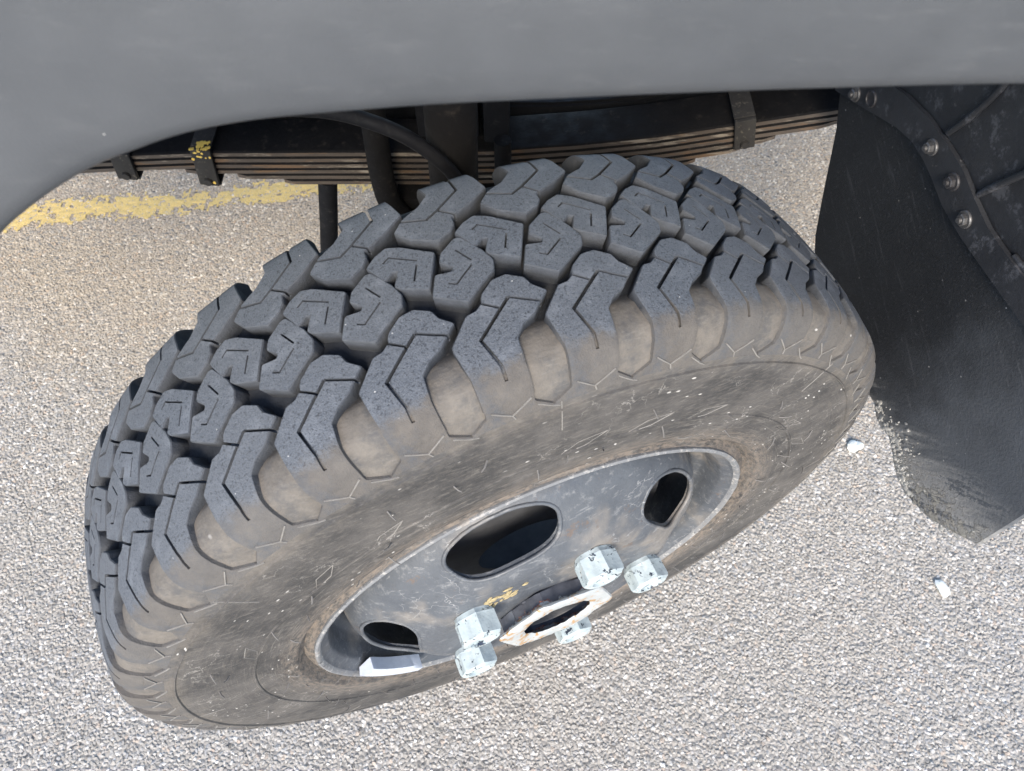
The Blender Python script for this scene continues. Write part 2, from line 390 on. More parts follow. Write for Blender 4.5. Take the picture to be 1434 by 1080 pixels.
def area2(p): return sum(a[0]*b[1]-b[0]*a[1] for a, b in zip(p, p[1:]+p[:1]))
def offset(poly, d):
    """poly counter-clockwise, d > 0 grows"""
    out = []; n = len(poly)
    for i in range(n):
        p0, p1, p2 = Vector(poly[i-1]), Vector(poly[i]), Vector(poly[(i+1) % n])
        e1, e2 = (p1-p0).normalized(), (p2-p1).normalized()
        n1, n2 = Vector((e1.y, -e1.x)), Vector((e2.y, -e2.x))
        m = n1+n2
        if m.length < .25: m = n1*2
        m = m/max(m.length_squared/2, .55)
        out.append(tuple(p1 + m*d))
    return out
def round_poly(poly, rad):
    out = []; n = len(poly)
    for i in range(n):
        p0, p1, p2 = Vector(poly[i-1]), Vector(poly[i]), Vector(poly[(i+1) % n])
        a, b = p0-p1, p2-p1; ca = a.normalized().dot(b.normalized())
        if ca < -.97: out.append(tuple(p1)); continue
        c = min(rad, a.length*.35, b.length*.35)
        q0, q1 = p1+a.normalized()*c, p1+b.normalized()*c
        out += [tuple(q0), tuple((q0+q1)*.25+p1*.5), tuple(q1)]
    return out

# ------------------------------------------------------------------ wheel: meridian profile and tread mapping
HALF = [(0, .381), (.03, .380), (.06, .3768), (.0767, .3735), (.084, .3665), (.0885, .3565), (.0915, .345), (.0933, .3326), (.0955, .31), (.0965, .285), (.095, .25), (.092, .226)]
W0 = .0077
PR = [(-a, b) for a, b in HALF[::-1]] + HALF[1:]
UU = [0.]
for a, b in zip(PR[:-1], PR[1:]): UU.append(UU[-1] + math.hypot(b[0]-a[0], b[1]-a[1]))
U0 = UU[len(HALF)-1]; UU = [u-U0 for u in UU]
def lin(u):
    u = max(UU[0], min(UU[-1], u))
    for i in range(len(UU)-1):
        if u <= UU[i+1] + 1e-12:
            t = (u-UU[i])/(UU[i+1]-UU[i]); a, b = PR[i], PR[i+1]
            return a[0]+(b[0]-a[0])*t, a[1]+(b[1]-a[1])*t
def prof(u):                       # rounded a little so the shoulder turns smoothly
    k = (.0, .003, -.003, .006, -.006)
    pts = [lin(u+d) for d in k]
    return sum(p[0] for p in pts)/5, sum(p[1] for p in pts)/5
def pnorm(u):
    a, b = lin(u-.006), lin(u+.006); d = Vector((b[0]-a[0], b[1]-a[1])).normalized()
    return Vector((-d.y, d.x))     # (w, r) pointing outwards
DEPTH = .0125
def interp(x, pts):
    for (a, b), (c, d) in zip(pts[:-1], pts[1:]):
        if x <= c: return b+(d-b)*max(0, x-a)/(c-a)
    return pts[-1][1]
def sdepth(u):                     # outer side: the grooves turn into shallow scoops on the shoulder
    if u > 0: return interp(u, [(0, 1.), (.047, 1.), (.058, .46), (.078, .27), (.100, .21), (.1143, .15), (.1147, 0)])
    return interp(-u, [(0, 1.), (.092, 1.), (.104, .5), (.1147, 0)])
def to_wheel(th, u, h):            # h: height above the groove floor
    w_, r = prof(u); nn = pnorm(u); d = (DEPTH-h)*sdepth(u)
    w_ -= nn.x*d; r -= nn.y*d
    return Vector((r*math.cos(th), -(w_+W0), r*math.sin(th)))

RE = .381
def boolean(bm_a, bm_b, op='DIFFERENCE'):
    os_ = []
    for b in (bm_a, bm_b):
        me = bpy.data.meshes.new('tmp'); b.to_mesh(me); b.free(); os_.append(link('tmp', me))
    md = os_[0].modifiers.new('b', 'BOOLEAN'); md.object = os_[1]; md.operation = op; md.solver = 'EXACT'; md.use_self = True
    dg = bpy.context.evaluated_depsgraph_get(); ev = os_[0].evaluated_get(dg)
    res = bmesh.new(); res.from_mesh(ev.to_mesh())
    for o in os_:
        me = o.data; bpy.data.objects.remove(o); bpy.data.meshes.remove(me)
    return res

def block_bm(poly, slits, th_c, pads=()):
    """poly: (degrees, mm along the meridian)"""
    def flat(q): return ((q[0]-th_c)*math.pi/180*RE, q[1]/1000)
    def prism(pts, rings, rnd_):
        pts = [flat(p) for p in pts]
        if area2(pts) < 0: pts = pts[::-1]
        pts = round_poly(pts, rnd_)
        b = bmesh.new(); rr = []
        for off, h in rings:
            rr.append([b.verts.new((x, y, h)) for x, y in offset(pts, off)])
        n = len(pts)
        for r0, r1 in zip(rr[:-1], rr[1:]):
            for i in range(n): b.faces.new((r0[i], r0[(i+1) % n], r1[(i+1) % n], r1[i]))
        b.faces.new(rr[0][::-1]); b.faces.new(rr[-1])
        return b
    D = DEPTH
    bm = prism(poly, [(.0012, -.0015), (.0008, D*.35), (.0006, D-.0008), (.0000, D)], .0010)
    cut = bmesh.new()
    for hw, dep, line in slits:
        q = [Vector(flat(p)) for p in line]
        for i, (a, b) in enumerate(zip(q[:-1], q[1:])):
            d = (b-a).normalized(); nn = Vector((-d.y, d.x))*hw/1000
            a2 = a - d*(hw/1000*.6 if i else 0.); b2_ = b + d*(hw/1000*.6 if i < len(q)-2 else 0.)
            lo, hi = D-dep/1000, D+.002
            vs = [cut.verts.new((p.x, p.y, z)) for z in (lo, hi) for p in (a2-nn, b2_-nn, b2_+nn, a2+nn)]
            for f in ((3, 2, 1, 0), (4, 5, 6, 7), (0, 1, 5, 4), (1, 2, 6, 5), (2, 3, 7, 6), (3, 0, 4, 7)): cut.faces.new([vs[k] for k in f])
    bm = boolean(bm, cut)
    for pad, top in pads:
        add(bm, prism(pad, [(.0006, -.001), (.0003, top-.0008), (-.0004, top)], .0012))
    # cut into strips so it follows the curved crown
    def bis(co, no):
        bmesh.ops.bisect_plane(bm, geom=bm.verts[:]+bm.edges[:]+bm.faces[:], plane_co=co, plane_no=no)
    us = [v.co.y for v in bm.verts]; xs = [v.co.x for v in bm.verts]
    for u in (-.097, -.091, -.087, -.083, -.079, -.0755, -.071, -.06, -.045, -.03, -.015, 0, .015, .03, .045, .06, .071, .0755, .079, .083, .087, .091, .097, .104):
        if min(us) < u < max(us): bis((0, u, 0), (0, 1, 0))
    x = -.04
    while x < .04:
        if min(xs) < x < max(xs): bis((x, 0, 0), (1, 0, 0))
        x += .009
    bmesh.ops.triangulate(bm, faces=bm.faces[:])
    for v in bm.verts:
        j = noise.noise(v.co*90)*.0004
        v.co = to_wheel(R(th_c)+v.co.x/RE, v.co.y, v.co.z + (j if v.co.z > DEPTH*.7 else 0))
    bmesh.ops.recalc_face_normals(bm, faces=bm.faces)
    return bm

# ------------------------------------------------------------------ ground
def ground():
    bm = bmesh.new()
    bmesh.ops.create_grid(bm, x_segments=8, y_segments=8, size=60)
    g = put('ground', bm, M['ground']); g['kind'] = 'structure'
    # the stones of the worn asphalt round the wheel
    bm = bmesh.new()
    vs = [bm.verts.new((x, y, 0)) for x, y in ((-1.45, -.62), (1.25, -.62), (1.35, 1.30), (-1.45, 1.30))]; bm.faces.new(vs)
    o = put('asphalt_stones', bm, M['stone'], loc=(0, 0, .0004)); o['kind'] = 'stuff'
    t = bpy.data.node_groups.new('stones', 'GeometryNodeTree')
    t.interface.new_socket('Geometry', in_out='INPUT', socket_type='NodeSocketGeometry')
    t.interface.new_socket('Geometry', in_out='OUTPUT', socket_type='NodeSocketGeometry')
    N, L = t.nodes.new, t.links.new
    gi, go = N('NodeGroupInput'), N('NodeGroupOutput')
    dp = N('GeometryNodeDistributePointsOnFaces'); dp.distribute_method = 'POISSON'
    dp.inputs['Distance Min'].default_value = .0033; dp.inputs['Density Max'].default_value = 110000; dp.inputs['Seed'].default_value = 3
    L(gi.outputs[0], dp.inputs['Mesh'])
    gti = N('GeometryNodeGeometryToInstance')
    for k in range(5):
        ic = N('GeometryNodeMeshIcoSphere'); ic.inputs['Radius'].default_value = .0029; ic.inputs['Subdivisions'].default_value = 2
        sp = N('GeometryNodeSetPosition'); nz = N('ShaderNodeTexNoise'); nz.inputs['Scale'].default_value = 260; nz.inputs['Detail'].default_value = 1
        ad = N('ShaderNodeVectorMath'); ad.operation = 'ADD'; ad.inputs[1].default_value = (k*3.1, k*1.7, k*.9)
        ps = N('GeometryNodeInputPosition'); L(ps.outputs[0], ad.inputs[0]); L(ad.outputs[0], nz.inputs['Vector'])
        sb = N('ShaderNodeVectorMath'); sb.operation = 'SUBTRACT'; sb.inputs[1].default_value = (.5, .5, .5); L(nz.outputs['Color'], sb.inputs[0])
        ml = N('ShaderNodeVectorMath'); ml.operation = 'SCALE'; ml.inputs['Scale'].default_value = .0058; L(sb.outputs[0], ml.inputs[0])
        L(ic.outputs[0], sp.inputs['Geometry']); L(ml.outputs[0], sp.inputs['Offset'])
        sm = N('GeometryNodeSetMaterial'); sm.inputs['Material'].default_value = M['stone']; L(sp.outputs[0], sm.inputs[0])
        L(sm.outputs[0], gti.inputs[0])
    ip = N('GeometryNodeInstanceOnPoints'); ip.inputs['Pick Instance'].default_value = True
    L(dp.outputs['Points'], ip.inputs['Points']); L(gti.outputs[0], ip.inputs['Instance'])
    rr = N('FunctionNodeRandomValue'); rr.data_type = 'FLOAT_VECTOR'; rr.inputs[0].default_value = (-.4, -.4, 0); rr.inputs[1].default_value = (.4, .4, 6.28)
    L(rr.outputs[0], ip.inputs['Rotation'])
    rs = N('FunctionNodeRandomValue'); rs.data_type = 'FLOAT_VECTOR'; rs.inputs[0].default_value = (.6, .55, .4); rs.inputs[1].default_value = (1.3, 1.1, .6); rs.inputs['Seed'].default_value = 9
    L(rs.outputs[0], ip.inputs['Scale'])
    rp = N('FunctionNodeRandomValue'); rp.data_type = 'FLOAT_VECTOR'; rp.inputs[0].default_value = (0, 0, -.0010); rp.inputs[1].default_value = (0, 0, -.0001); rp.inputs['Seed'].default_value = 4
    tr = N('GeometryNodeTranslateInstances'); tr.inputs['Local Space'].default_value = False
    L(ip.outputs[0], tr.inputs[0]); L(rp.outputs[0], tr.inputs['Translation'])
    L(tr.outputs[0], go.inputs[0])
    md = o.modifiers.new('stones', 'NODES'); md.node_group = t
    # worn yellow line beyond the truck: a rough skin of paint over the stones
    bm = bmesh.new(); nx, ny = 380, 25; rows = {}
    for i in range(nx):
        x = -1.5 + i*.0034
        for j in range(ny):
            c = (j-12)*.0032
            y = .155*x + .892 + c + noise.noise((x*4, 3, 0))*.012
            z = .0016 + noise.noise((x*130, y*130, 1))*.0017 + noise.noise((x*300, y*300, 5))*.0008
            if   .55*noise.noise((x*16, y*16, 7)) + .5*noise.noise((x*55, y*55, 2)) + .7*noise.noise((x*170, y*170, 4)) > .60-abs(c)*17+.0*j: continue
            rows[i, j] = bm.verts.new((x, y, z))
    for i in range(nx-1):
        for j in range(ny-1):
            q = [rows.get(k) for k in ((i, j), (i+1, j), (i+1, j+1), (i, j+1))]
            if all(q): bm.faces.new(q)
    for v in [v for v in bm.verts if not v.link_faces]: bm.verts.remove(v)
    o = put('road_marking', bm, M['line']); o['kind'] = 'structure'
ground()

def pebble(name, loc, size, rz, label, mat, seed):
    bm = bmesh.new(); bmesh.ops.create_icosphere(bm, subdivisions=3, radius=1)
    for v in bm.verts:
        p = v.co*(1 + .45*noise.noise(v.co*1.3 + Vector((seed, 0, 0))) + .15*noise.noise(v.co*3.5+Vector((0, seed, 0))))
        p = Vector((math.copysign(abs(p.x)**.85, p.x), p.y, p.z))
        v.co = Vector((p.x*size[0], p.y*size[1], max(p.z, -.6)*size[2]))
    o = put(name, bm, mat, None, loc, (0, 0, rz), 24); o['label'] = label; o['category'] = 'stone'; return o
pebble('white_chip', (.649, .002, .0050), (.008, .013, .005), .35, 'small flat white chip of stone lying alone below the mud flap corner', M['chip'], 3.)
pebble('white_lump', (.574, .236, .0055), (.013, .009, .006), .3, 'rounded white lump on the asphalt between the tyre and the mud flap', M['chip'], 9.)

# ------------------------------------------------------------------ truck
truck = link('truck', None)
truck['label'] = 'off-road truck with grey wheel arch, black chassis and a knobbly steel wheel turned outward'
truck['category'] = 'truck'
P0 = (0, 0, ZC)
STEER = .399
wheel = link('wheel', None, truck, P0, (0, 0, STEER))
wheel['label'] = 'steered wheel with worn dusty off-road tyre, grey steel disc and white painted nuts'

# tyre carcass: groove floors, shoulders, sidewalls and beads
bm = bmesh.new()
us = [x/1000 for x in (-229.6, -215, -200, -180, -160, -145, -130, -118, -115.2, -114.4, -108, -104, -98, -92, -86, -82, -78, -72, -66, -50, -33, -16, 0, 16, 33, 46.5, 50, 54, 58.5, 66, 72, 78, 82, 86, 90, 95, 101, 108, 114.3, 115.0, 118,
                       121.2, 121.9, 122.6, 123.4, 127, 134, 142, 150, 158, 166, 174, 181, 181.8, 183.2, 184, 190, 196, 196.7, 200, 206, 212, 217, 218, 221, 224, 229.6)]
LIFT = {121.9: .0015, 122.6: .0015, 181.8: .0011, 183.2: .0011, 196.7: .0008, 200: .0008, 206: .0009, 212: .0009, 217: .0010, 218: .0006, 221: -.0022, 224: -.0048}
pf = []
for u in us:
    if abs(u) > .228: w_, r = prof(u); d = .0075
    elif abs(u) >= .1145 or u > 0 and u > .1145: w_, r = prof(u); d = -LIFT.get(round(u*1000, 1), 0)
    else: w_, r = prof(u); d = DEPTH*sdepth(u)
    nn = pnorm(u); pf.append((w_-nn.x*d+W0, r-nn.y*d))
pf = [(-.078, .205)] + pf + [(.093+W0, .219), (.082+W0, .212)]
lathe(bm, pf, 240)
for v in bm.verts:
    a = math.atan2(v.co.z, v.co.x); r = math.hypot(v.co.x, v.co.z)
    k = noise.noise((math.cos(a)*9, math.sin(a)*9, v.co.y*60))*.0007
    v.co *= 1 + k/r
put('tyre', bm, M['tyre'], wheel, ang=50)

# tread blocks, one mesh of each of the four kinds, forty pitches round the tyre
S = .36
POLY_I = [(84.6, -100), (84.6, -82), (84.25, -68), (85.7, -58.5), (87.5, -53), (88.75, -44.3), (87.7, -34), (85.3, -24), (83.8, -28.5), (83.2, -33.5), (83.15, -40.5), (82.75, -41.5), (80.8, -47.4), (78.5, -58), (79.3, -80), (79.3, -100)]
SL_I = [(1.9, 10, [(81.5, -101), (81.45, -77)]), (1.0, 7, [(81.45, -80), (81.3, -63.5), (84.07, -49.5), (85.41, -44.8), (88.6, -53.5)]), (.9, 6, [(84.0, -49.2), (82.2, -38.5)])]
POLY_C = [(92.5, -25.3), (91.4, -31), (90.2, -34.3), (88.95, -30.5), (86.15, -15.6), (87.95, 9), (90.3, .5), (90.7, -2.6), (89.85, -12.8), (90.45, -14.2), (91.4, -9.6)]
SL_C = [(.62, 6, [(90.93, -23.1), (90.22, -25.8), (87.9, -14.7)]), (.62, 6, [(88.08, -12), (88.92, -.4)])]
POLY_D = [(85.6, -13), (83.95, -20.6), (83.4, -20.6), (82.0, -5), (81.5, 5), (81.85, 12), (85.3, 27.5), (87.95, 15.5), (86.95, 1.6), (85.35, 3.4), (85.1, .2), (86.05, -7.0)]
SL_D = [(.62, 6, [(84.26, -11.6), (83.31, .2)]), (.62, 6, [(83.46, 3.3), (85.51, 13.2), (86.2, 10.5)])]
POLY_O = [(102.1, 29.3), (101.8, 26.2), (100.5, 19.5), (99.1, 18.6), (97.7, 24.5), (97.36, 31), (96.3, 37.9), (97.5, 44.7), (98.2, 49.5), (99.6, 54), (100.7, 61), (100.95, 77), (100.95, 100.5), (105.9, 100.5), (105.85, 76), (106.3, 53), (104, 37), (103, 36.2), (102.15, 32)]
SL_O = [(1.15, 8, [(99.79, 34.3), (103.73, 55.2), (103.0, 74), (103.05, 84)]), (.9, 7, [(102.8, 30), (100.95, 39.4)]), (.9, 7, [(99.79, 34.3), (96.6, 46)])]
PAD_O = [([(100.95, 98), (100.95, 105.6), (98.95, 114.6), (107.85, 114.6), (105.9, 105.4), (105.9, 98)], DEPTH-.0009)]
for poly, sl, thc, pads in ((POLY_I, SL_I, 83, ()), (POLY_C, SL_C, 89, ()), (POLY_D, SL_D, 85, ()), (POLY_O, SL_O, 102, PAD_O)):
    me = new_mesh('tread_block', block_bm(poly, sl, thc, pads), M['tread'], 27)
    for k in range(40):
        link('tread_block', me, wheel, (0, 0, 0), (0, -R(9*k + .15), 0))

# raised mould lines on the shoulder and hair-like rubber nubs
bm = bmesh.new()
def on_tyre(th, u, lift=.0): 
    w_, r = prof(u/1000); nn = pnorm(u/1000); return Vector(((r+nn.y*lift)*math.cos(R(th)), -(w_+nn.x*lift+W0), (r+nn.y*lift)*math.sin(R(th))))
for k in range(40):
    for line in (((96.4, 101.5), (95.4, 106), (94.43, 110.1), (93.3, 105.5), (92.24, 101)), ((91.7, 108.2), (90.1, 114.9), (89.3, 117)), ((94.43, 110.1), (94.2, 114))):
        tube(bm, [on_tyre(a+9*k+.15, u, .0003) for a, u in line], .00055, 4)
    if k % 5 == 0: tube(bm, [on_tyre(a+9*k, u, .0001) for a, u in ((89.3, 114), (89.2, 130), (89.1, 146))], .0005, 4)
for th in (60, 71, 82, 112, 124, 150, 30, 17):                      # worn raised lozenges of the moulded band
    pts = [(th, 168), (th+4.2, 171), (th+7.2, 183), (th+3, 180), (th, 168)]
    tube(bm, [on_tyre(a, u, -.0001) for a, u in pts], .00040, 4)
put('sidewall_marking', bm, M['rib'], wheel, kind='stuff')
bm = bmesh.new(); rng = random.Random(5)
for k in range(62):
    th = k*360/62 + rng.uniform(-1.5, 1.5); u = rng.choice((178, 190, 204, 212, 160, 150)) + rng.uniform(-5, 5)
    p = on_tyre(th, u, 0); q = on_tyre(th+rng.uniform(-1.2, 1.2), u+rng.uniform(-12, 12), .004+rng.random()*.004)
    tube(bm, [p, (p+q)/2+Vector((0, -.001, 0)), q], [.0006, .00055, .0004], 5)
o = put('rubber_nub', bm, M['nub'], wheel, kind='stuff')

# rim
bm = bmesh.new()
rp = [(.070, .205), (.082, .2135), (.0868, .2185), (.0905, .2215), (.0930, .2215), (.0942, .2196), (.0935, .2175), (.0905, .2155), (.0865, .2125), (.0835, .2080), (.080, .2060), (.066, .2035), (.0585, .2025), (.055, .200), (.052, .1955), (.044, .1900), (.030, .1880), (.0, .1870), (-.05, .1875), (-.075, .202)]
lathe(bm, [(a+W0, b) for a, b in rp], 144)
for v in bm.verts:
    a = math.atan2(v.co.z, v.co.x); v.co *= 1 + noise.noise((math.cos(a)*14, math.sin(a)*14, v.co.y*50))*.0022
for f in bm.faces:
    c = f.calc_center_median()
    if math.hypot(c.x, c.z) < .2150: f.material_index = 1
put('rim', bm, [M['flange'], M['rim']], wheel, ang=50)

# wheel disc with five oval hand holes
def disc_bm():
    b = bmesh.new()
    top = [(.119, .030), (.119, .112), (.1182, .1200), (.1150, .1275), (.1085, .1370), (.1020, .1470), (.0965, .1570), (.0915, .1660), (.0850, .1745), (.0770, .1805), (.0680, .1845), (.056, .1868), (.040, .1876)]
    th = .0055; under = []
    for i, (a, r) in enumerate(top):
        p, q = top[max(i-1, 0)], top[min(i+1, len(top)-1)]; d = Vector((q[0]-p[0], q[1]-p[1])).normalized()
        under.append((a-d.y*th, r+d.x*th))
    lathe(b, [(a+W0, r) for a, r in top + under[::-1]], 120, closed=True)
    cut = bmesh.new(); lips = []
    for k in range(5):
        th_ = R(32.4+72*k)
        ring0, ring1 = [], []; n = 40; lip = []
        for i in range(n):
            t = 2*math.pi*i/n; ct, st = math.cos(t), math.sin(t)
            ex = math.copysign(abs(ct)**.72, ct)*.0234; ey = math.copysign(abs(st)**.72, st)*.0505
            r_ = .1530+ex; a_ = th_+ey/.153
            for rg, w_ in ((ring0, .03), (ring1, .16)): rg.append(cut.verts.new((r_*math.cos(a_), -(w_+W0), r_*math.sin(a_))))
            w_ = None
            for (a0, r0), (a1, r1) in zip(top[:-1], top[1:]):
                if r0 <= r_ <= r1: w_ = a0+(a1-a0)*(r_-r0)/(r1-r0)
            lip.append(Vector((r_*math.cos(a_), -(w_-.0012+W0), r_*math.sin(a_))))
        for i in range(n):
            j = (i+1) % n; cut.faces.new((ring0[i], ring0[j], ring1[j], ring1[i]))
        cut.faces.new(ring0[::-1]); cut.faces.new(ring1); lips.append(lip)
    bmesh.ops.recalc_face_normals(cut, faces=cut.faces)
    return boolean(b, cut), lips
db, lips = disc_bm()
bmesh.ops.triangulate(db, faces=[f for f in db.faces if len(f.verts) > 4])
put('wheel_disc', db, M['rim'], wheel, ang=30)
for lip in lips:
    bm = bmesh.new(); tube(bm, lip + lip[:2], .0021, 8, False); put('hand_hole_lip', bm, M['rim'], wheel, ang=60)
# brake drum seen through the hand holes
bm = bmesh.new(); lathe(bm, [(.066, .05), (.066, .150), (.060, .156), (.050, .158), (.046, .165), (.010, .165), (-.05, .168)], 96)
put('brake_drum', bm, M['drum'], wheel)

# hub: six-sided collar with toothed flat, white flange face and a bore
def hub():
    bm = bmesh.new(); n = 72
    def hexr(t, rc, k):                       # rounded hexagon radius
        a = ((t + R(12)) % R(60)) - R(30); return min(rc*math.cos(R(30))/math.cos(a)*1.03, rc)*(1-k) + rc*.93*k
    rows = [(.1185, .0500, .9), (.1200, .0515, .3), (.1210, .0525, .0), (.1335, .0530, .0), (.1345, .0550, .2), (.1352, .0600, .0), (.1372, .0612, .0), (.1388, .0600, .0), (.1394, .0550, .3), (.1388, .0385, 1.), (.1380, .0355, 1.), (.1370, .0345, 1.)]
    rr = []
    for w_, rc, k in rows:
        ring = []
        for i in range(n):
            t = 2*math.pi*i/n; r = hexr(t, rc, k) if k < 1 else rc
            tooth = .0014*math.copysign(1, math.sin(t*60)) if .1205 < w_ < .1340 and R(122) < t < R(172) else 0
            ring.append(bm.verts.new(((r+tooth)*math.cos(t), -(w_+W0), (r+tooth)*math.sin(t))))
        rr.append(ring)
    for a, b in zip(rr[:-1], rr[1:]):
        for i in range(n): bm.faces.new((a[i], a[(i+1) % n], b[(i+1) % n], b[i]))
    bmesh.ops.recalc_face_normals(bm, faces=bm.faces)
    for v in bm.verts: v.co *= 1+noise.noise(v.co*160)*.008
    put('hub_collar', bm, M['hub'], wheel, ang=32, label='flaking white and chrome hub collar with a dark bore')
    bm = bmesh.new(); lathe(bm, [(.122, .0001), (.122, .016), (.1255, .017), (.1255, .026), (.122, .0325), (.136, .0338), (.1371, .0344)], 40)
    put('hub_bore', bm, M['dark'], wheel)
    bm = bmesh.new(); lathe(bm, [(.1185, .052), (.1212, .0565), (.1205, .0625), (.1185, .0640)], 60); put('hub_seat', bm, M['rim'], wheel)
hub()

# five wheel nuts, white paint chipped off in places
def nut_bm():
    bm = bmesh.new(); AF = .0335; rc = AF/math.sqrt(3)
    lev = [(0, .98, .6), (.0020, 1.0, .3), (.0045, 1.05, 0), (.0065, 1.06, 0), (.0205, 1.06, 0), (.0228, 1.02, .15), (.0250, .88, .9), (.0250, .66, 1), (.0225, .60, 1), (.0222, .3, 1), (.0240, .02, 1)]
    n = 36; rr = []
    for h, s_, k in lev:
        ring = []
        for i in range(n):
            t = 2*math.pi*i/n; a = (t % R(60))-R(30)
            hx = rc*math.cos(R(30))/math.cos(a); hx = min(hx, rc*.99)
            r = (hx*(1-k) + rc*.93*k)*s_
            # faces dished a little between the corners
            if .005 < h < .022: r *= 1-.05*math.cos(a*3)
            ring.append(bm.verts.new((r*math.cos(t), -h, r*math.sin(t))))
        rr.append(ring)
    for a, b in zip(rr[:-1], rr[1:]):
        for i in range(n): bm.faces.new((a[i], a[(i+1) % n], b[(i+1) % n], b[i]))
    bm.faces.new(rr[-1]); bmesh.ops.recalc_face_normals(bm, faces=bm.faces)
    for v in bm.verts: v.co += Vector((noise.noise(v.co*150), 0, noise.noise(v.co*150+Vector((9, 9, 9)))))*.0006
    return bm
me = new_mesh('lug_nut', nut_bm(), M['paint'], 20)
for k in range(5):
    t = R(-3.6+72*k)
    link('lug_nut', me, wheel, (.1*math.cos(t), -(.119+W0), .1*math.sin(t)), (0, -R((16, 21, 25, 12, 19)[k]), 0))
# smear of old grease on the disc above the hub
bm = bmesh.new(); rng = random.Random(2)
for k in range(26):
    a = R(118+rng.gauss(0, 6)+k*.25); r = .088+rng.gauss(0, .0045)+k*.0006
    b2 = bmesh.new(); bmesh.ops.create_icosphere(b2, subdivisions=1, radius=1)
    add(bm, b2, Matrix.Translation((r*math.cos(a), -(.1195+W0), r*math.sin(a))) @ Matrix.Rotation(-a+rng.uniform(-.6, .6), 4, 'Y') @ Matrix.Diagonal((rng.uniform(.001, .0022), .0011, rng.uniform(.002, .006), 1)))
put('grease_smear', bm, M['grease'], wheel)

# clip-on balance weight on the rim flange
bm = bmesh.new(); n = 16; rr = []
for i in range(n+1):
    f = i/n; t = R(-158.5+f*24.5); sh = 1-.55*max(0, (f-.72)/.28)**1.3
    if i == 0: sh = .85
    rr.append([bm.verts.new((r*math.cos(t), -(a+W0), r*math.sin(t))) for a, r in ((.084, .196+.006*(1-sh)), (.094+.003*sh, .196+.007*(1-sh)), (.099, .200), (.099, .2085), (.096, .2135), (.088, .2115))])
for a, b in zip(rr[:-1], rr[1:]):
    for j in range(6): bm.faces.new((a[j], a[(j+1) % 6], b[(j+1) % 6], b[j]))
bm.faces.new(rr[0][::-1]); bm.faces.new(rr[-1]); bmesh.ops.recalc_face_normals(bm, faces=bm.faces)
bw = put('balance_weight', bm, M['lead'], wheel, ang=35, label='pale balance weight clipped to the lower left of the rim flange')
bm = bmesh.new(); lathe(bm, [(.0965, .2100), (.0985, .2150), (.0970, .2235), (.0925, .2255)], 6, a0=R(-146.5), a1=R(-141.5))
bmesh.ops.solidify(bm, geom=bm.faces[:], thickness=.0012); put('weight_clip', bm, M['lead'], wheel)

# ------------------------------------------------------------------ fender
def fender():
    lip = [(-.90, .33), (-.75, .345), (-.60, .363), (-.45, .392), (-.32, .432), (-.245, .4655), (-.199, .501), (-.171, .520), (-.148, .533), (-.129, .541), (-.107, .549), (-.08, .555), (-.046, .559), (-.011, .562), (.018, .5635), (.048, .565), (.081, .5665), (.119, .568), (.185, .570), (.26, .570), (.34, .568), (.42, .564), (.52, .558), (.66, .55), (.82, .545), (1.0, .54)]
    L = [v for v in smooth_pts([(a, 0, b) for a, b in lip], 5)]
    prof_ = [(.012, .20), (.010, .05), (.004, -.03), (-.0015, -.075), (-.0030, -.090), (-.0022, -.0965), (.001, -.1000), (.006, -.1018), (.016, -.1030), (.04, -.1035), (.075, -.1000), (.12, -.092), (.20, -.082), (.32, -.074)]
    bm = bmesh.new(); rows = []
    for i, p in enumerate(L):
        t = (L[min(i+1, len(L)-1)]-L[max(i-1, 0)]).normalized(); nn = Vector((-t.z, 0, t.x))
        if nn.dot(p-Vector((.05, 0, .12))) < 0: nn = -nn
        row = []
        for d, y in prof_:
            q = p + nn*d
            if d > .06: q.z = min(q.z, .95)
            row.append(bm.verts.new((q.x, y + (0. if y > -.03 else noise.noise(q*5)*.0012), q.z)))
        rows.append(row)
    for a, b in zip(rows[:-1], rows[1:]):
        for j in range(len(prof_)-1): bm.faces.new((a[j], a[j+1], b[j+1], b[j]))
    # keep the inner return short where it would dip into view
    bmesh.ops.delete(bm, geom=[f for f in bm.faces if f.calc_center_median().y > -.02 and not -.26 < f.calc_center_median().x < .33], context='FACES')
    bmesh.ops.recalc_face_normals(bm, faces=bm.faces)
    put('fender', bm, M['fender'], truck, P0, ang=80, label='grey satin wheel arch flare over the tyre')
fender()

def shade_body(b):  # unseen truck body block, added and sized to shade what lies below
    box(b, (-1.3, -.071, .655), (1.25, .50, .96), .03)
part0 = bmesh.new(); shade_body(part0); put('body_shade_block', part0, M['fender'], truck, P0, ang=50)

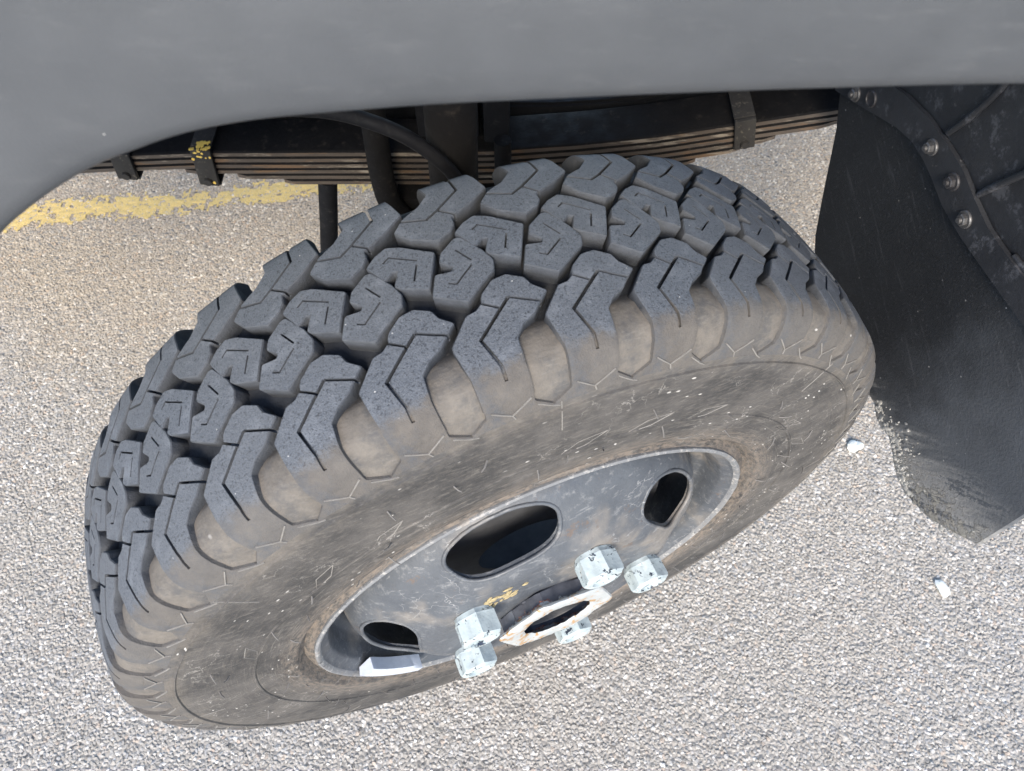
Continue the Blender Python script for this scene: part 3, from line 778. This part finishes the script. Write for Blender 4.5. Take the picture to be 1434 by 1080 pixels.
# ------------------------------------------------------------------ suspension and chassis behind the wheel
spring = link('leaf_spring', None, truck, P0)
spring['label'] = 'rusty leaf spring pack running behind the tyre'
TOPL = [(-.821, .037), (-.663, .0528), (-.511, .064), (-.374, .0699), (-.220, .0706), (-.094, .0706), (-.003, .0732), (.101, .0825), (.2015, .0963), (.298, .1154), (.404, .1358), (.549, .1688), (.734, .2215)]
def top_at(x):
    for (a, za), (b, zb) in zip(TOPL[:-1], TOPL[1:]):
        if x <= b: return za+(zb-za)*max(0, (x-a))/(b-a)
    return TOPL[-1][1]
for k, (x0, x1) in enumerate(((-.795, .72), (-.689, .444), (-.571, .411), (-.415, .341), (-.349, .302), (-.290, .249))):
    bm = bmesh.new(); n = 46; rr = []
    zt = -k*.0096
    for i in range(n+1):
        x = x0+(x1-x0)*i/n; z = top_at(x)+zt + noise.noise((x*9, k*3., 0))*.0004
        e = .004 if i in (0, n) else 0
        rr.append([bm.verts.new((x, y, zz)) for y, zz in ((.4325+e, z), (.43+e, z-.0016), (.43+e, z-.0070), (.4330+e, z-.0086), (.492-e, z-.0086), (.495-e, z-.0066), (.495-e, z-.0022), (.491-e, z))])
    for a, b in zip(rr[:-1], rr[1:]):
        for j in range(8): bm.faces.new((a[j], a[(j+1) % 8], b[(j+1) % 8], b[j]))
    bm.faces.new(rr[0][::-1]); bm.faces.new(rr[-1]); bmesh.ops.recalc_face_normals(bm, faces=bm.faces)
    for f in bm.faces:
        if f.normal.z > .8: f.material_index = 1  # shade put into the colour: upward leaf faces take the black steel
    put('leaf', bm, [M['spring'], M['oily_shade']], spring, ang=30)
for x, zt, zb, tilt, lab in ((-.486, .0700, .0345, -.12, None), (-.382, .0765, .0240, -.12, 'spring clamp with a dab of yellow paint'), (.298, .1225, .0855, .22, None)):
    bm = bmesh.new()
    box(bm, (-.0125, .4215, zb-.003), (.0125, .4280, zt+.004), .0015)
    box(bm, (-.0125, .4285, zb-.008), (.0125, .500, zb-.0035), .001); box(bm, (-.0125, .4285, zt+.0005), (.0125, .500, zt+.0045), .001)
    b2 = bmesh.new(); bmesh.ops.create_cone(b2, cap_ends=True, segments=12, radius1=.006, radius2=.005, depth=.005); add(bm, b2, Matrix.Translation((0, .4200, zb+.005)) @ Matrix.Rotation(math.pi/2, 4, 'X'))
    cz = Matrix.Translation((x, 0, 0)) @ Matrix.Translation((0, 0, (zt+zb)/2)) @ Matrix.Rotation(-tilt, 4, 'Y') @ Matrix.Translation((0, 0, -(zt+zb)/2))
    bmesh.ops.transform(bm, matrix=cz, verts=bm.verts[:])
    c = put('spring_clamp', bm, M['clamp'], spring, label=lab)
bm = bmesh.new(); rng = random.Random(3)
for k in range(40):                                    # paint daubed on the top bend of the clamp
    b2 = bmesh.new(); bmesh.ops.create_icosphere(b2, subdivisions=1, radius=1)
    f = rng.random()**1.4; z = .0805-.020*f if k < 38 else rng.uniform(.024, .032)
    top = k < 30
    y = rng.uniform(.4225, .436) if top else .4212; z = .0812 if top else z
    add(bm, b2, Matrix.Translation((-.382+rng.uniform(-.0115, .0115)+(z-.052)*.12, y, z)) @ Matrix.Diagonal((rng.uniform(.0012, .0032), .0006 if not top else .003, rng.uniform(.0012, .003) if not top else .0007, 1)))
put('paint_dab', bm, M['yellow'], spring, kind='stuff')

def part(name, fn, mat, ang=38, label=None, **k):
    bm = bmesh.new(); fn(bm); return put(name, bm, mat, truck, P0, ang=ang, label=label, **k)
def plate(bm, pts, y0, y1, bev=.002):      # polygon in x,z given thickness in y
    b = bmesh.new(); lo = [b.verts.new((x, y0, z)) for x, z in pts]; f = b.faces.new(lo)
    e = bmesh.ops.extrude_face_region(b, geom=[f]); bmesh.ops.translate(b, vec=(0, y1-y0, 0), verts=[v for v in e['geom'] if isinstance(v, bmesh.types.BMVert)])
    bmesh.ops.recalc_face_normals(b, faces=b.faces)
    if bev: bmesh.ops.bevel(b, geom=b.edges[:], offset=bev, segments=2, affect='EDGES', clamp_overlap=True)
    add(bm, b)
part('frame_rail', lambda b: plate(b, [(-1.2, -.046), (.0726, -.046), (.2245, -.0306), (.3764, .0073), (.5283, .0516), (.8828, .134), (.8828, .2605), (.5283, .1846), (.3764, .1187), (.1992, .0656), (.0726, .0561), (-1.2, .0561)], .54, .60, .004), M['black'])
part('frame_bracket', lambda b: plate(b, [(-1.2, .0581), (.0150, .0581), (.0150, .24), (-.03, .30), (-1.2, .30)], .552, .595, .004), M['black'])
part('frame_bracket', lambda b: plate(b, [(.1473, .0576), (.2, .068), (.376, .1207), (.528, .1866), (.88, .2625), (.88, .40), (.1473, .40)], .552, .595, .004), M['black'])
for x, z in ((-.40, .09), (-.22, .14), (-.13, .10), (.20, .12), (.26, .17), (.37, .20)):
    part('rivet', lambda b: add(b, (lambda q: (bmesh.ops.create_uvsphere(q, u_segments=12, v_segments=6, radius=.008), q)[1])(bmesh.new()), Matrix.Translation((x, .551, z)) @ Matrix.Diagonal((1, .6, 1, 1))), M['boltb'])
def shock(b):
    tube(b, smooth_pts([(-.044, .205, .06), (-.041, .205, .23), (-.036, .205, .42)], 4), .0225, 24)
def shock_top(b):
    tube(b, [(-.0455, .205, .02), (-.044, .205, .075)], .026, 24); 
sh = part('shock_absorber', shock, M['oily_shade'])
bm = bmesh.new(); tube(bm, [(-.0452, .205, .03), (-.0445, .205, .10)], .0255, 24); put('shock_sleeve', bm, M['black'], sh)
part('brake_hose', lambda b: tube(b, smooth_pts([(-.165, .17, .345), (-.135, .17, .343), (-.109, .17, .336), (-.077, .17, .320), (-.051, .17, .296), (-.034, .17, .268), (-.024, .168, .22), (-.02, .15, .15), (-.015, .13, .08)], 6), .0062, 12), M['hose'])
part('u_bolt', lambda b: tube(b, smooth_pts([(-.1468, .398, .1763), (-.1493, .40, .1209), (-.1517, .402, .0604), (-.1478, .403, .0088), (-.1359, .407, -.0224), (-.1264, .415, -.0846), (-.1248, .42, -.147)], 4), .0155, 16), M['oily_shade'])
part('u_bolt', lambda b: tube(b, [(.0014, .403, .1125), (.0014, .403, -.0107), (.0014, .405, -.10)], .0105, 16), M['oily_shade'])
part('spring_seat', lambda b: (box(b, (-.128, .42, -.13), (.022, .52, .0035), .004), box(b, (-.142, .414, -.014), (.033, .525, .0042), .002)), M['oily_shade'])
part('bump_bracket', lambda b: (box(b, (-.022, .43, .085), (.010, .52, .22), .003), box(b, (-.105, .44, .085), (-.028, .53, .24), .003)), M['black'])
part('stabilizer_link', lambda b: tube(b, [(-.2373, .45, .006), (-.2532, .45, -.0794), (-.2691, .45, -.1589), (-.289, .45, -.278)], .0130, 18), M['black'])
part('axle', lambda b: tube(b, smooth_pts([(-.01, .07, 0), (-.01, .2, -.02), (-.03, .33, -.09), (-.05, .47, -.115), (-.05, .8, -.115), (-.05, 1.5, -.115)], 4), .032, 20), M['oily_shade'])
part('axle_bracket', lambda b: box(b, (-.158, .45, -.07), (-.145, .50, .0), .002), M['clamp'])

# ------------------------------------------------------------------ mud flap, its strip, and the inner guard
NX = .225
def fx(y, z, off=0.): 
    bend = -.010*math.sin((y-.0)*7) + .03*max(0, -z-.0)**1.0*.4
    return .47 - NX*y + bend*.4 + off
def sheet(name, outline, mat, off, thick, parent, wob=.0, cell=.02, label=None, flat=0., lean=0.):
    b = bmesh.new(); f = b.faces.new([b.verts.new((0, y, z)) for y, z in outline])
    ys = [p[0] for p in outline]; zs = [p[1] for p in outline]
    for lo, hi, ax in ((min(ys), max(ys), 1), (min(zs), max(zs), 2)):
        v = lo+cell
        while v < hi-.001:
            co = [0, 0, 0]; no = [0, 0, 0]; co[ax] = v; no[ax] = 1
            bmesh.ops.bisect_plane(b, geom=b.verts[:]+b.edges[:]+b.faces[:], plane_co=co, plane_no=no); v += cell
    e = bmesh.ops.extrude_face_region(b, geom=b.faces[:])
    top = {v for v in e['geom'] if isinstance(v, bmesh.types.BMVert)}
    for v in b.verts:
        y, z = v.co.y, v.co.z
        v.co.x = fx(y, z, off) + lean*max(0, z-.24) + noise.noise((y*9, z*9, 3))*wob + (thick if v in top else 0)
    bmesh.ops.recalc_face_normals(b, faces=b.faces)
    return put(name, b, mat, parent, P0 if parent is truck else (0, 0, 0), label=label)
FL = [(.408, .212), (.396, .185), (.377, .152), (.363, .112), (.348, .07), (.331, .025), (.305, -.012), (.26, -.034), (.20, -.040), (.150, -.037), (.124, -.035), (.112, -.045), (.100, -.0475), (.088, -.043), (.076, -.047), (.060, -.060), (.044, -.069), (.030, -.0705), (.012, -.064), (-.012, -.052), (-.036, -.029), (-.059, -.004), (-.060, .081), (-.062, .225), (.12, .226), (.17, .233), (.225, .245), (.262, .2475), (.30, .242), (.35, .227)]
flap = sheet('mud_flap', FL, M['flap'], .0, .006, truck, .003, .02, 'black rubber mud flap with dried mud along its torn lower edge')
bm = bmesh.new(); rng = random.Random(11)
EDG = [(.128, -.033), (.112, -.044), (.100, -.046), (.088, -.042), (.076, -.045), (.060, -.058), (.044, -.067), (.030, -.069), (.012, -.062), (-.012, -.050), (-.036, -.027)]
for k in range(420):
    t = rng.random()**.9*(len(EDG)-1.001); i = int(t); f = t-i
    y = EDG[i][0]+(EDG[i+1][0]-EDG[i][0])*f; z = EDG[i][1]+(EDG[i+1][1]-EDG[i][1])*f
    if noise.noise((t*1.3, 5, 0)) < -.12 and rng.random() < .8: continue
    d = min(.002 + rng.expovariate(1/.011), .05); a = rng.gauss(0, .004)
    y, z = y - d*.60 + a*.8, z + d*.80 + a*.6
    if y < -.052: continue
    L = rng.uniform(.0012, .0042)*(1.5 if d < .012 else 1); W = L*rng.uniform(.3, .7)
    b2 = bmesh.new(); bmesh.ops.create_icosphere(b2, subdivisions=1, radius=1)
    for v in b2.verts: v.co *= 1+.35*noise.noise(v.co*1.7+Vector((k, 0, 0)))
    add(bm, b2, Matrix.Translation((fx(y, z, .0005), y, z)) @ Matrix.Rotation(math.atan2(-.6, .8)*-1+rng.gauss(0, .3), 4, 'X') @ Matrix.Diagonal((rng.uniform(.0006, .0014), W, L, 1)))
put('dried_mud', bm, M['mud'], flap, kind='stuff')
ST_LO = [(.398, .187), (.36, .200), (.323, .214), (.29, .226), (.264, .2315), (.24, .230), (.22, .2255), (.192, .217), (.160, .2135), (.134, .2125), (.071, .211), (-.062, .211)]
ST_UP = [(-.062, .2405), (.071, .2405), (.12, .241), (.141, .2425), (.17, .250), (.196, .2585), (.225, .2615), (.262, .262), (.30, .257), (.34, .245), (.385, .228), (.41, .214)]
strip = sheet('flap_strip', ST_LO + ST_UP, M['guard'], -.0065, .0045, truck, .001, .02, 'curved black metal strip bolting the mud flap on')
GU = [(.42, .215), (.385, .226), (.34, .243), (.30, .255), (.262, .260), (.225, .2595), (.19, .254), (.15, .240), (.12, .238), (.071, .238), (-.062, .238), (-.062, .40), (.42, .40)]
guard = sheet('inner_guard', GU, M['guard'], .0005, .003, truck, .003, .02, 'scuffed black inner guard above the mud flap', lean=-.06)
def gtube(bm, pts, rad): tube(bm, smooth_pts([(fx(y, z, -.001)-.06*max(0, z-.24), y, z) for y, z in pts], 6), rad, 10)
bm = bmesh.new(); gtube(bm, [(.172, .252), (.155, .285), (.135, .32), (.12, .35), (.10, .39)], [.003]*2+[.0035]*23); put('guard_rib', bm, M['guard'], guard)
bm = bmesh.new(); gtube(bm, [(.235, .266), (.222, .295), (.21, .33), (.205, .36), (.20, .39)], .0032); put('guard_rib', bm, M['guard'], guard)
bm = bmesh.new(); gtube(bm, [(.11, .2415), (.06, .2425), (.0, .243), (-.06, .243)], .0028); put('guard_rib', bm, M['guard'], guard)
def bolt(y, z, off, r, hexh, mat, lab=None, hole=False):
    bm = bmesh.new(); n = 24
    def ring(rad, x, k=0., m=n):
        return [bm.verts.new((x, rad*(1-k*.0)*math.cos(2*math.pi*i/m), rad*math.sin(2*math.pi*i/m))) for i in range(m)]
    L = [ring(r, 0), ring(r, -.0012), ring(r*.92, -.0022), ring(r*.74, -.0022)]
    if hole: L += [ring(r*.70, -.0010), ring(r*.05, -.0008)]
    else:
        hexr = [bm.verts.new((0, 0, 0)) for _ in range(0)]
        def hx(rc, x):
            out = []
            for i in range(n):
                t = 2*math.pi*i/n; a = (t % R(60))-R(30); q = min(rc*math.cos(R(30))/math.cos(a), rc*.97)
                out.append(bm.verts.new((x, q*math.cos(t), q*math.sin(t))))
            return out
        L += [hx(r*.70, -.0024), hx(r*.70, -.0024-hexh), hx(r*.58, -.0032-hexh), ring(r*.34, -.0032-hexh), ring(r*.30, -.0055-hexh), ring(r*.05, -.0057-hexh)]
    for a, b in zip(L[:-1], L[1:]):
        for i in range(n): bm.faces.new((a[i], a[(i+1) % n], b[(i+1) % n], b[i]))
    bm.faces.new(L[-1]); bmesh.ops.recalc_face_normals(bm, faces=bm.faces)
    put('bolt', bm, mat, strip, (fx(y, z, off), y, z), (random.random(), 0, 0), 30, lab)
    strip.children[-1].rotation_euler = (0, 0, math.atan(NX)*-1*-1)
bolt(.364, .2085, -.0065, .0085, .0026, M['bolt'])
bolt(.339, .2215, -.0065, .0090, .002, M['boltb'], 'empty bolt hole ringed by a worn washer', True)
bolt(.238, .2470, -.0065, .0080, .004, M['bolt'])
bolt(.197, .2430, -.0065, .0085, .0035, M['boltb'])
bolt(.164, .2290, -.0065, .0085, .0026, M['bolt'])
